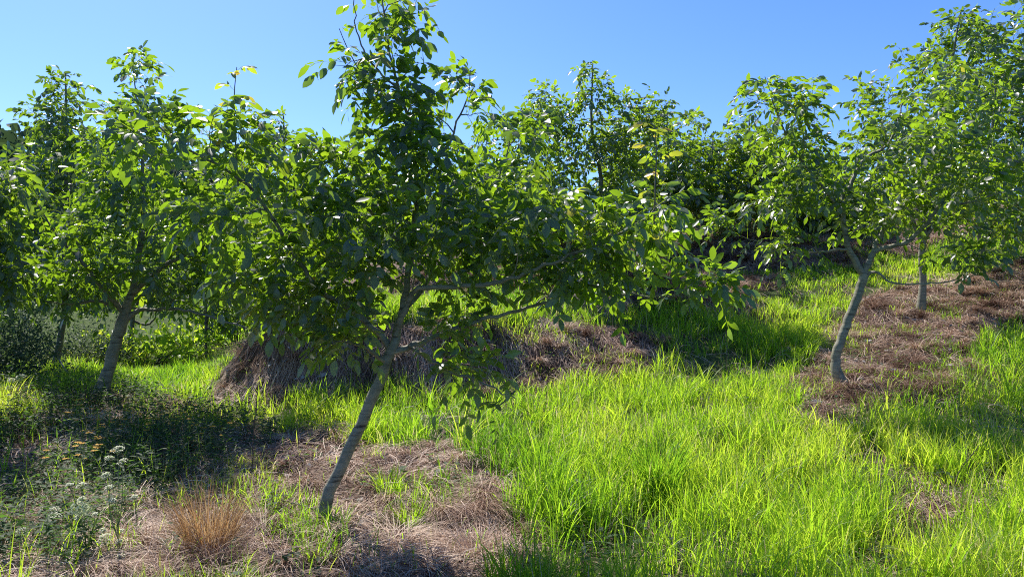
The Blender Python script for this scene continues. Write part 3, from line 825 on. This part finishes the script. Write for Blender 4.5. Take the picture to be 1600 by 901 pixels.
# ------------------------------------------------------------------ matted dry straw
def straw(x, y, L, w, tone, hd, lift, nseg=3):
    n = len(x)
    t = np.linspace(0, 1, nseg + 1)
    bend = rng.normal(0, .9, n)
    ang = hd[:, None] + bend[:, None] * t[None]
    sx = np.cos(ang); sy = np.sin(ang)
    step = (L / nseg)[:, None]
    cx = x[:, None] + np.concatenate([np.zeros((n, 1)), np.cumsum(sx[:, :-1] * step, 1)], 1)
    cy = y[:, None] + np.concatenate([np.zeros((n, 1)), np.cumsum(sy[:, :-1] * step, 1)], 1)
    cz = H(cx, cy) + .008 + (lift[:, None] * np.sin(np.pi * (t[None] * .85 + .05))) + rng.random((n, 1)) * .025
    cur = np.stack([cx, cy, cz], -1)
    side = np.stack([-np.sin(hd), np.cos(hd), rng.normal(0, .5, n)], -1)
    V, Q = ribbons(cur, norm(side), w[:, None] * np.interp(t, [0, .5, 1], [.8, 1, .35])[None] * .5)
    return V, np.zeros((0, 3), int), Q, np.repeat(tone, 2 * (nseg + 1))
n = 380000
x, y = scatter(n, 2.8, 15.0, 1.15)
dry = is_dry(x, y); weed = is_weed(x, y)
soilgap = (fbm(x + 77, y + 13, .5, 3) > np.where(x > 2.5, .53, .58)) & (rng.random(n) < .8)
keep = (dry & ~soilgap) | (weed & (rng.random(n) < .6)) | (rng.random(n) < .07)
x, y = x[keep], y[keep]; n = len(x)
e = .12
gxs = (H(x + e, y) - H(x - e, y)); gys = (H(x, y + e) - H(x, y - e))
slope = np.hypot(gxs, gys) / (2 * e)
down = np.arctan2(-gys, -gxs)
swirl = fbm(x, y, .55, 2) * 4 * np.pi
hd = np.where(slope > .45, down + rng.normal(0, .45, n), swirl + rng.normal(0, .55, n))
tone = np.clip(rng.normal(.5, .2, n) + (fbm(x + 7, y + 3, .35, 3) - .5) * 1.7, 0, 1)
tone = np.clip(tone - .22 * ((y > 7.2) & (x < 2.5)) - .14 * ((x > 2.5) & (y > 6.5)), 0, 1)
L = rng.uniform(.10, .38, n)
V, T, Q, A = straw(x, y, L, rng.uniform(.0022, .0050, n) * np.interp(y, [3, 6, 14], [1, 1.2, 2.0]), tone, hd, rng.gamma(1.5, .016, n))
# hummocks of collapsed tufts: strands rising and falling over all round
hx, hy = scatter(2600, 2.9, 14.5, 1.1)
k = (is_dry(hx, hy) & (rng.random(len(hx)) < .8)) | (is_weed(hx, hy) & (rng.random(len(hx)) < .25))
hx, hy = hx[k], hy[k]
for tx, ty in ((-1.14, 4.38), (-1.02, 4.42), (-1.22, 4.5), (3.25, 7.35), (3.42, 7.4), (3.35, 7.3), (5.8, 10.35), (5.9, 10.4)):
    hx = np.append(hx, tx); hy = np.append(hy, ty)
mm = 110
big_ = np.repeat(rng.uniform(.5, 1.25, len(hx)), mm)
x2 = np.repeat(hx, mm); y2 = np.repeat(hy, mm); n2 = len(x2)
a2 = rng.random(n2) * 6.28; r2 = rng.random(n2) * .05 * big_
pref = np.repeat(np.arctan2(-(H(hx, hy + .2) - H(hx, hy - .2)), -(H(hx + .2, hy) - H(hx - .2, hy))), mm)
hd2 = np.where(rng.random(n2) < .45, pref + rng.normal(0, .6, n2), a2)
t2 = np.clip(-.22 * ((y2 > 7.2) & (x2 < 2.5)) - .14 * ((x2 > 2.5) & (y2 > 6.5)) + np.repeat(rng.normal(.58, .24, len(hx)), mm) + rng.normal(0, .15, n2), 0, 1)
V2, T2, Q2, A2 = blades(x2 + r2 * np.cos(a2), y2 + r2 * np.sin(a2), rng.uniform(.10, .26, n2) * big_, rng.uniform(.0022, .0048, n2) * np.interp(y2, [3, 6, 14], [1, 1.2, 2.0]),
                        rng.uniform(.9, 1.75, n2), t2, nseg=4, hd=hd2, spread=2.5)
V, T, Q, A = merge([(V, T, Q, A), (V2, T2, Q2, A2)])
print('hummocks', len(hx))
tag(mesh_obj('dry_straw', V, [T, Q], M['straw'], attrs={'tone': A}), 'matted pinkish brown dry grass covering banks and bare patches', 'dry grass', kind='stuff')
print('straw', n)
# standing dry stalks on the right slope and sparse elsewhere
n = 14000
x, y = scatter(n, 3.2, 13, 1.2)
k = (is_dry(x, y) & (rng.random(n) < np.where(x > 2.5, .9, .15))) | (is_weed(x, y) & (rng.random(n) < .25))
x, y = x[k], y[k]; n = len(x)
V, T, Q, A = blades(x, y, rng.uniform(.10, .34, n), rng.uniform(.0025, .0045, n), rng.uniform(0, .5, n), rng.uniform(0, .6, n), nseg=3)
tag(mesh_obj('dry_stalks', V, [T, Q], M['straw'], attrs={'tone': A}), 'thin brown dead stalks standing on the bare straw slope', 'dry stalks', kind='stuff')

# pale seed stems rising through the green grass
n = 5200
x, y = scatter(n, 3.0, 12, 1.25)
k = ~is_dry(x, y) & ~is_weed(x, y) & (fbm(x + 21, y + 88, 1.0, 3) > .46)
x, y = x[k], y[k]; n = len(x)
V, T, Q, A = blades(x, y, rng.uniform(.18, .42, n), rng.uniform(.0018, .0034, n), rng.uniform(0, .45, n), rng.uniform(.35, 1, n), nseg=3)
tag(mesh_obj('seed_stems', V, [T, Q], M['straw'], attrs={'tone': A}), 'thin tan dead stems rising through the green grass', 'dry stalks', kind='stuff')

# ------------------------------------------------------------------ weeds on the shaded left bank
n = 6000
x, y = scatter(n * 4, 3.0, 9.0, 1.2, 2.0)
k = is_weed(x, y) & (fbm(x + 3, y + 40, .6, 2) > .36)
x, y = x[k][:n], y[k][:n]; n = len(x)
hh = rng.uniform(.08, .30, n) * (.6 + .8 * fbm(x, y, 1.0, 2))
pos, dr, up, Ls, tn = [], [], [], [], []
zz = H(x, y)
for j in range(7):
    f = (j + 1) / 7
    ang = rng.random(n) * 6.28
    pos.append(np.stack([x + rng.normal(0, .02, n), y + rng.normal(0, .02, n), zz + hh * f], -1))
    dr.append(np.stack([np.cos(ang), np.sin(ang), rng.uniform(-.1, .7, n)], -1))
    Ls.append(rng.uniform(.03, .065, n)); tn.append(np.clip(rng.normal(.45, .2, n), 0, 1))
pos = np.concatenate(pos); dr = np.concatenate(dr); Ls = np.concatenate(Ls); tn = np.concatenate(tn)
p1 = leaves(pos, dr, np.tile([0, 0, 1.], (len(pos), 1)) + rng.normal(0, .3, (len(pos), 3)), Ls, Ls * .38, tn, 'low')
p2 = blades(x, y, hh, np.full(n, .003), np.full(n, .1), rng.uniform(.3, .8, n), nseg=2, spread=.3)
V, T, Q, A = merge([p1, p2])
tag(mesh_obj('low_weeds', V, [T, Q], M['weed'], attrs={'tone': A}), 'low dark leafy weeds on the shaded bank at lower left', 'weeds', kind='stuff')

# broad small-leaf seedlings scattered in the green grass
n = 1500
x, y = scatter(n, 3.3, 9, 1.2)
k = ~is_weed(x, y) & (fbm(x, y + 22, .8, 2) > .5); x, y = x[k], y[k]; n = len(x)
zz = H(x, y); pos, dr = [], []
for j in range(6):
    ang = rng.random(n) * 6.28
    pos.append(np.stack([x + rng.normal(0, .03, n), y + rng.normal(0, .03, n), zz + rng.uniform(.02, .14, n)], -1)); dr.append(np.stack([np.cos(ang), np.sin(ang), rng.uniform(0, .6, n)], -1))
pos = np.concatenate(pos); dr = np.concatenate(dr); L = rng.uniform(.03, .06, len(pos))
V, T, Q, A = leaves(pos, dr, np.tile([0, 0, 1.], (len(pos), 1)), L, L * .6, rng.uniform(.3, 1, len(pos)), 'low')
tag(mesh_obj('seedlings', V, [T, Q], M['weed'], attrs={'tone': A}), 'scattered broad leaved seedlings low in the green grass', 'weeds', kind='stuff')

# fallen curled leaves on the straw
n = 7000
x, y = scatter(n, 3.2, 13, 1.2)
k = is_dry(x, y) | (rng.random(n) < .05); x, y = x[k], y[k]; n = len(x)
pos = np.stack([x, y, H(x, y) + .03], -1); ang = rng.random(n) * 6.28
L = rng.uniform(.04, .10, n)
V, T, Q, A = leaves(pos, np.stack([np.cos(ang), np.sin(ang), rng.normal(0, .25, n)], -1), np.tile([0, 0, 1.], (n, 1)) + rng.normal(0, .4, (n, 3)), L, L * .5, rng.uniform(0, 1, n), 'mid', fold=.7, droop=.5)
tag(mesh_obj('fallen_leaves', V, [T, Q], M['chip'], attrs={'tone': A}), 'curled grey brown fallen leaves littering the straw', 'fallen leaves', kind='stuff')

n = 3200
x, y = scatter(n, 3.0, 13, 1.2)
k = is_dry(x, y) | (is_weed(x, y) & (rng.random(n) < .5)); x, y = x[k], y[k]; n = len(x)
V, T, Q, A = straw(x, y, rng.uniform(.08, .35, n), rng.uniform(.003, .007, n), rng.random(n), rng.random(n) * 6.28, rng.uniform(.01, .06, n))
tag(mesh_obj('twig_litter', V, [T, Q], M['dead_stem'], attrs={'tone': A}), 'short dark dead twigs scattered over the straw', 'twig litter', kind='stuff')

# ------------------------------------------------------------------ orange tussock
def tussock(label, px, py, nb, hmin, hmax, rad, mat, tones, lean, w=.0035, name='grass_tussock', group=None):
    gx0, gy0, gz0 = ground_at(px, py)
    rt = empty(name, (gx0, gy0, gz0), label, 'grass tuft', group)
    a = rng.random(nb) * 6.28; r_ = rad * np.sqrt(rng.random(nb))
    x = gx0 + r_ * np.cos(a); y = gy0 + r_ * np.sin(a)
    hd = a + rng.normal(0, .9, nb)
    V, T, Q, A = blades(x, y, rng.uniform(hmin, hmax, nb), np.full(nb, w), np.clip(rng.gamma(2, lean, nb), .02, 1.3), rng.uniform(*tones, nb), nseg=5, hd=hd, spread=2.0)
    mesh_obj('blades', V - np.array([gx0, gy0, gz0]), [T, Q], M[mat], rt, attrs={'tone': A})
    return rt
tussock('upright orange brown dried grass tussock on the straw at lower left', 328, 872, 900, .10, .50, .11, 'orange_straw', (0, 1), .17, .003)
tussock('paler bent straw tuft tangled into the right side of the orange one', 352, 885, 420, .10, .36, .12, 'straw', (.2, 1), .34)
tussock('collapsed pinkish dried grass mop spilling at the foot of the orange tussock', 290, 893, 420, .12, .30, .20, 'straw', (.3, 1), .55)
tussock('collapsed dried grass mop draped left of the orange tussock', 225, 850, 300, .12, .26, .18, 'straw', (.2, .9), .6)
tussock('dry straw mop curling right of the near trunk among grass shoots', 745, 870, 500, .12, .26, .12, 'straw', (.4, 1), .45)
tussock('dark green tuft in the middle of the bright grass', 1030, 775, 300, .25, .50, .12, 'grass', (0, .2), .18, .009)  # blades take the darkest grass tones
for i, (px, py, lb) in enumerate([(770, 610, ''), (610, 640, '')]): pass
for px, py, lb in [(640, 830, 'small green grass tuft right of the near trunk foot'), (610, 775, 'pale green grass tuft on straw above the small one right of the trunk'),
                   (870, 770, 'green grass tuft at the right rim of the front straw patch')]:
    tussock(lb, px, py, 130, .10, .26, .07, 'grass', (.3, .7), .22, .007, group='green tufts around the front straw patch')

# ------------------------------------------------------------------ wild carrot
def umbel(c, r, root, stem, tilt, closed=False):
    n = 90 if not closed else 140
    a = rng.random(n) * 6.28; rr = r * np.sqrt(rng.random(n))
    if closed:
        v = norm(rng.normal(0, 1, (n, 3))); pos = c + v * r * np.array([1, .8, .9]); up = v
        tone = rng.uniform(0, .25, n)
    else:
        z = .5 * r * (1 - (rr / r) ** 2)
        pos = c + np.stack([rr * np.cos(a), rr * np.sin(a), z + rr * np.cos(a) * tilt[0] + rr * np.sin(a) * tilt[1]], -1)
        up = np.tile([0, 0, 1.], (n, 1)); tone = rng.uniform(.5, 1, n)
    ang = rng.random(n) * 6.28
    d_ = np.stack([np.cos(ang), np.sin(ang), rng.normal(0, .3, n)], -1)
    L = np.full(n, max(.009, r * .3))
    V, T, Q, A = leaves(pos, d_, up + rng.normal(0, .2, (n, 3)), L, L * .9, tone, 'low')
    o = mesh_obj('flower_head', V, [T, Q], M['umbel'], root, attrs={'tone': A})
    # rays under the head
    k = 14; aa = np.linspace(0, 6.28, k, endpoint=False)
    paths = [np.array([c + np.array([0, 0, -r * .9]), c + np.array([r * .5 * math.cos(t), r * .5 * math.sin(t), -r * .3]), c + np.array([r * .85 * math.cos(t), r * .85 * math.sin(t), 0])]) for t in aa]
    V, Q = tubes(paths, [np.full(3, .0009)] * k, 3)
    mesh_obj('ray', V, [Q], M['green_stem'], o)
def carrot(label, bx, by, heads, d=None):
    """heads: (px, py, radius m, closed)"""
    gx0, gy0, gz0 = ground_at(bx, by)
    org = np.array([gx0, gy0, gz0])
    rt = empty('wild_carrot', tuple(org), label, 'wildflower', 'wild carrots at lower left')
    main = max(heads, key=lambda h: -h[1])
    paths, rads = [], []
    tops = []
    for i, (px, py, r, cl) in enumerate(heads):
        q = P(px, py, gy0 + random.uniform(-.12, .12)) - org
        tops.append((q, r, cl))
    mt = min(heads, key=lambda h: h[1]); mi = heads.index(mt)
    mtop = tops[mi][0]
    mp = smooth_path([np.array([0, 0, -.05]), mtop * .5 + np.array([.01, 0, 0]), mtop - np.array([0, 0, .01])], 12)
    paths.append(mp); rads.append(np.linspace(.0035, .0015, 12))
    for i, (q, r, cl) in enumerate(tops):
        if i != mi:
            f = np.clip(q[2] / max(mtop[2], .05) * .45, .08, .85)
            s = mp[int(f * 11)]
            paths.append(smooth_path([s, (s + q) / 2 + np.array([(q - s)[0] * .25, 0, -.02]), q - np.array([0, 0, r * .5])], 8)); rads.append(np.linspace(.0022, .0012, 8))
        umbel(q, r * 1.15, rt, None, (random.uniform(-.3, .3), random.uniform(.1, .55)), cl)
    V, Q = tubes(paths, rads, 5)
    mesh_obj('stem', V, [Q], M['green_stem'], rt)
    nn = 70
    hh = rng.random(nn) * .6
    pos = mp[(hh * 11).astype(int)] + rng.normal(0, .02, (nn, 3)); 
    L = rng.uniform(.025, .05, nn)
    V, T, Q, A = leaves(pos, rng.normal(0, 1, (nn, 3)), np.tile([0, 0, 1.], (nn, 1)), L, L * .25, rng.uniform(.3, 1, nn), 'low')
    mesh_obj('leaves', V, [T, Q], M['weed'], rt, attrs={'tone': A})
carrot('tallest wild carrot with cream heads up one long stem right of the others', 182, 880, [(184, 702, .026, 0), (191, 721, .020, 0), (166, 742, .016, 0), (171, 761, .018, 0), (176, 781, .013, 0), (171, 716, .016, 0), (164, 841, .030, 0), (189, 829, .012, 0), (189, 870, .020, 0), (161, 828, .013, 0), (186, 845, .012, 0)])
carrot('wild carrot holding one round closed green seed head and small white heads', 140, 872, [(127, 794, .038, 1), (127, 758, .018, 0), (109, 757, .014, 0), (127, 779, .015, 0), (122, 808, .012, 0), (148, 803, .010, 0)])
carrot('wild carrot with two flat white heads, one above the other, near the round head', 95, 860, [(87, 796, .024, 0), (84, 809, .030, 0)])
carrot('short wild carrot with one yellowish head leftmost of the low ones', 40, 880, [(34, 831, .026, 0)])
carrot('thin wild carrot with one small head beside the straw right of the tallest', 212, 850, [(210, 777, .014, 0), (233, 836, .011, 0)])
carrot('wild carrot with white heads in front of the dark shrub at the left edge', 30, 640, [(32, 589, .040, 0), (18, 594, .028, 0), (8, 660, .020, 0), (14, 606, .025, 0)])

# ------------------------------------------------------------------ yellow daisies
def daisy_plant(label, px, py, nfl):
    gx0, gy0, gz0 = ground_at(px, py)
    org = np.array([gx0, gy0, gz0])
    rt = empty('yellow_daisy', tuple(org), label, 'wildflower', 'yellow daisies on the shaded bank')
    paths = []
    for k in range(nfl):
        tip = np.array([random.uniform(-.16, .16), random.uniform(-.10, .10), random.uniform(.20, .32)])
        paths.append(smooth_path([np.array([tip[0] * .2, tip[1] * .2, -.03]), tip * .6 + np.array([0, 0, .05]), tip], 6))
        n = 9; a = np.linspace(0, 6.28, n, endpoint=False) + random.random()
        d_ = np.stack([np.cos(a), np.sin(a), np.full(n, .15)], -1)
        L = np.full(n, random.uniform(.017, .024))
        V, T, Q, A = leaves(tip + d_ * .004, d_, np.tile([0, -.4, 1.], (n, 1)), L, L * .55, rng.random(n), 'low')
        mesh_obj('flower_head', V, [T, Q], M['petal'], rt, attrs={'tone': A})
    V, Q = tubes(paths, [np.full(6, .0016)] * nfl, 4)
    mesh_obj('stem', V, [Q], M['green_stem'], rt)
    nn = 60; w = rng.integers(0, nfl, nn); i = rng.integers(0, 5, nn)
    pos = np.array([paths[a][b] for a, b in zip(w, i)])
    L = rng.uniform(.03, .055, nn)
    V, T, Q, A = leaves(pos, rng.normal(0, 1, (nn, 3)) * np.array([1, 1, .4]), np.tile([0, 0, 1.], (nn, 1)), L, L * .4, rng.uniform(.1, .7, nn), 'low')
    mesh_obj('leaves', V, [T, Q], M['weed'], rt, attrs={'tone': A})
where = [(118, 665, 'topmost at left, near the pale gravel'), (168, 702, 'in the dense middle patch, left part'), (150, 712, 'at the front of the dense middle patch'), (185, 690, 'highest in the dense middle patch'),
         (265, 690, 'in the right patch below the grass edge'), (292, 694, 'rightmost of the dark bank near tall grass'), (255, 680, 'highest in the right patch'), (110, 752, 'lowest left one above the white heads'),
         (140, 748, 'just right of the lowest left one'), (300, 660, 'at the far edge under the shade of the left tree'), (325, 712, 'beside the tall grass near the dead stalk'), (165, 725, 'behind the tallest wild carrot'),
         (215, 700, 'midway between the middle and right patches'), (130, 690, 'left of the dense middle patch')]
for px, py, lb in where:
    daisy_plant('small yellow daisy plant ' + lb, px, py + 12, random.randint(4, 7))

# ------------------------------------------------------------------ dead stalk, sticks, twig on the ground
def stick(name, label, pts, r0, r1, mat, cat='stick', side=(), group=None):
    org = pts[0]
    rt = empty(name, tuple(org), label, cat, group)
    s = smooth_path(np.array(pts), 16)
    s[1:-1] += rng.normal(0, .003, (14, 3))
    V, Q = tubes([s - org], [np.linspace(r0, r1, 16)], 6)
    mesh_obj('stem' if cat != 'branch' else 'wood', V, [Q], M[mat], rt)
    for sd in side:
        b = s[int(sd[0] * 15)]
        q = smooth_path(np.array([b, b + np.array(sd[1]) * .5, b + np.array(sd[1])]), 6) - org
        V, Q = tubes([q], [np.linspace(r1 * 1.2, r1 * .5, 6)], 4)
        mesh_obj('side_twig', V, [Q], M[mat], rt)
    return rt
g0 = ground_at(393, 752); d0 = g0[1]
sp = [(random.uniform(.3, 1), (random.uniform(-.05, .05), random.uniform(-.05, .05), random.uniform(.02, .06))) for _ in range(12)]
stick('dead_stalk', 'tall dark dead weed stalk left of the near trunk', [np.array(g0), P(396, 690, d0), P(400, 640, d0), P(403, 600, d0)], .004, .002, 'dead_stem', 'stalk', sp)
g0 = ground_at(1380, 722); d0 = g0[1]
stick('dead_stalk', 'short dark dead stalk leaning in the grass right of centre', [np.array(g0), P(1368, 700, d0), P(1355, 672, d0)], .005, .003, 'dead_stem', 'stalk')
def on_ground(px, py, up=.03):
    q = ground_at(px, py); return np.array([q[0], q[1], q[2] + up])
stick('fallen_twig', 'arched bare twig lying from the foot of the near trunk', [on_ground(496, 812, .06), on_ground(455, 812, .09), on_ground(425, 828, .07), on_ground(395, 850, .02)], .006, .003, 'bark', 'twig')
stick('fallen_twig', 'pale dead twig lying in grass at the right edge', [on_ground(1600, 690, .1), on_ground(1545, 690, .12), on_ground(1500, 705, .10), on_ground(1465, 720, .05)], .005, .002, 'pale_stick', 'twig', [(.4, (-.1, 0, .08)), (.7, (-.05, .02, .1))])
stick('fallen_twig', 'forked dry twig below the pale one near the right edge', [on_ground(1525, 730, .12), on_ground(1500, 760, .1), on_ground(1485, 790, .03)], .006, .003, 'dead_stem', 'twig', [(.3, (.08, 0, .1))])
stick('fallen_branch', 'bare dead branch leaning at the foot of the second left tree', [on_ground(120, 605, .02), P(105, 582, 8.6), P(92, 560, 8.7)], .016, .008, 'pale_stick', 'branch', [(.5, (.1, 0, .12))])
stick('fallen_twig', 'curved pale twig in the straw at lower left', [on_ground(62, 858, .03), on_ground(100, 853, .05), on_ground(140, 862, .04)], .003, .002, 'pale_stick', 'twig')

# ------------------------------------------------------------------ stones on the bare soil by the right tree
def stone(label, px, py, s):
    q = ground_at(px, py)
    n1, n2 = 6, 9
    V = []
    for i in range(n1):
        th = math.pi * i / (n1 - 1)
        for j in range(n2):
            ph = 2 * math.pi * j / n2
            rr = 1 + random.uniform(-.16, .16)
            V.append((s * math.sin(th) * math.cos(ph) * rr, s * .75 * math.sin(th) * math.sin(ph) * rr, s * .38 * math.cos(th) * rr))
    Q = [(i * n2 + j, i * n2 + (j + 1) % n2, (i + 1) * n2 + (j + 1) % n2, (i + 1) * n2 + j) for i in range(n1 - 1) for j in range(n2)]
    o = mesh_obj('stone', np.array(V), [np.array(Q)], M['stone'], smooth=False)
    o.location = (q[0], q[1], q[2] + s * .28 + .01); o.rotation_euler = (random.uniform(-.3, .3), random.uniform(-.3, .3), random.uniform(0, 6))
    tag(o, label, 'stone', 'slate stones around the right tree')
for px, py, s, lb in [(1232, 632, .05, 'flat dark slate stone leftmost of the bare patch'), (1222, 648, .035, 'small pale slate stone at the grass edge below the leftmost one'), (1278, 634, .06, 'long dark slate stone left below the right tree'),
                      (1298, 622, .03, 'small grey stone just below the right trunk'), (1362, 608, .05, 'pale grey slate stone right of the right trunk'), (1345, 596, .04, 'dark chip of slate touching the right trunk shade'),
                      (1335, 575, .04, 'grey stone behind the right trunk'), (1395, 582, .05, 'grey slate stone furthest right on the shaded patch'), (1252, 606, .03, 'small stone at the upper left rim of the bare patch'),
                      (1310, 610, .035, 'dark stone at the foot of the right trunk'), (1203, 650, .04, 'grey stone half hidden in the green grass'), (900, 760, .05, 'pale stone in the thin grass right of the near straw'),
                      (1470, 740, .04, 'pale stone under the forked dry twig')]:
    stone(lb, px, py, s)
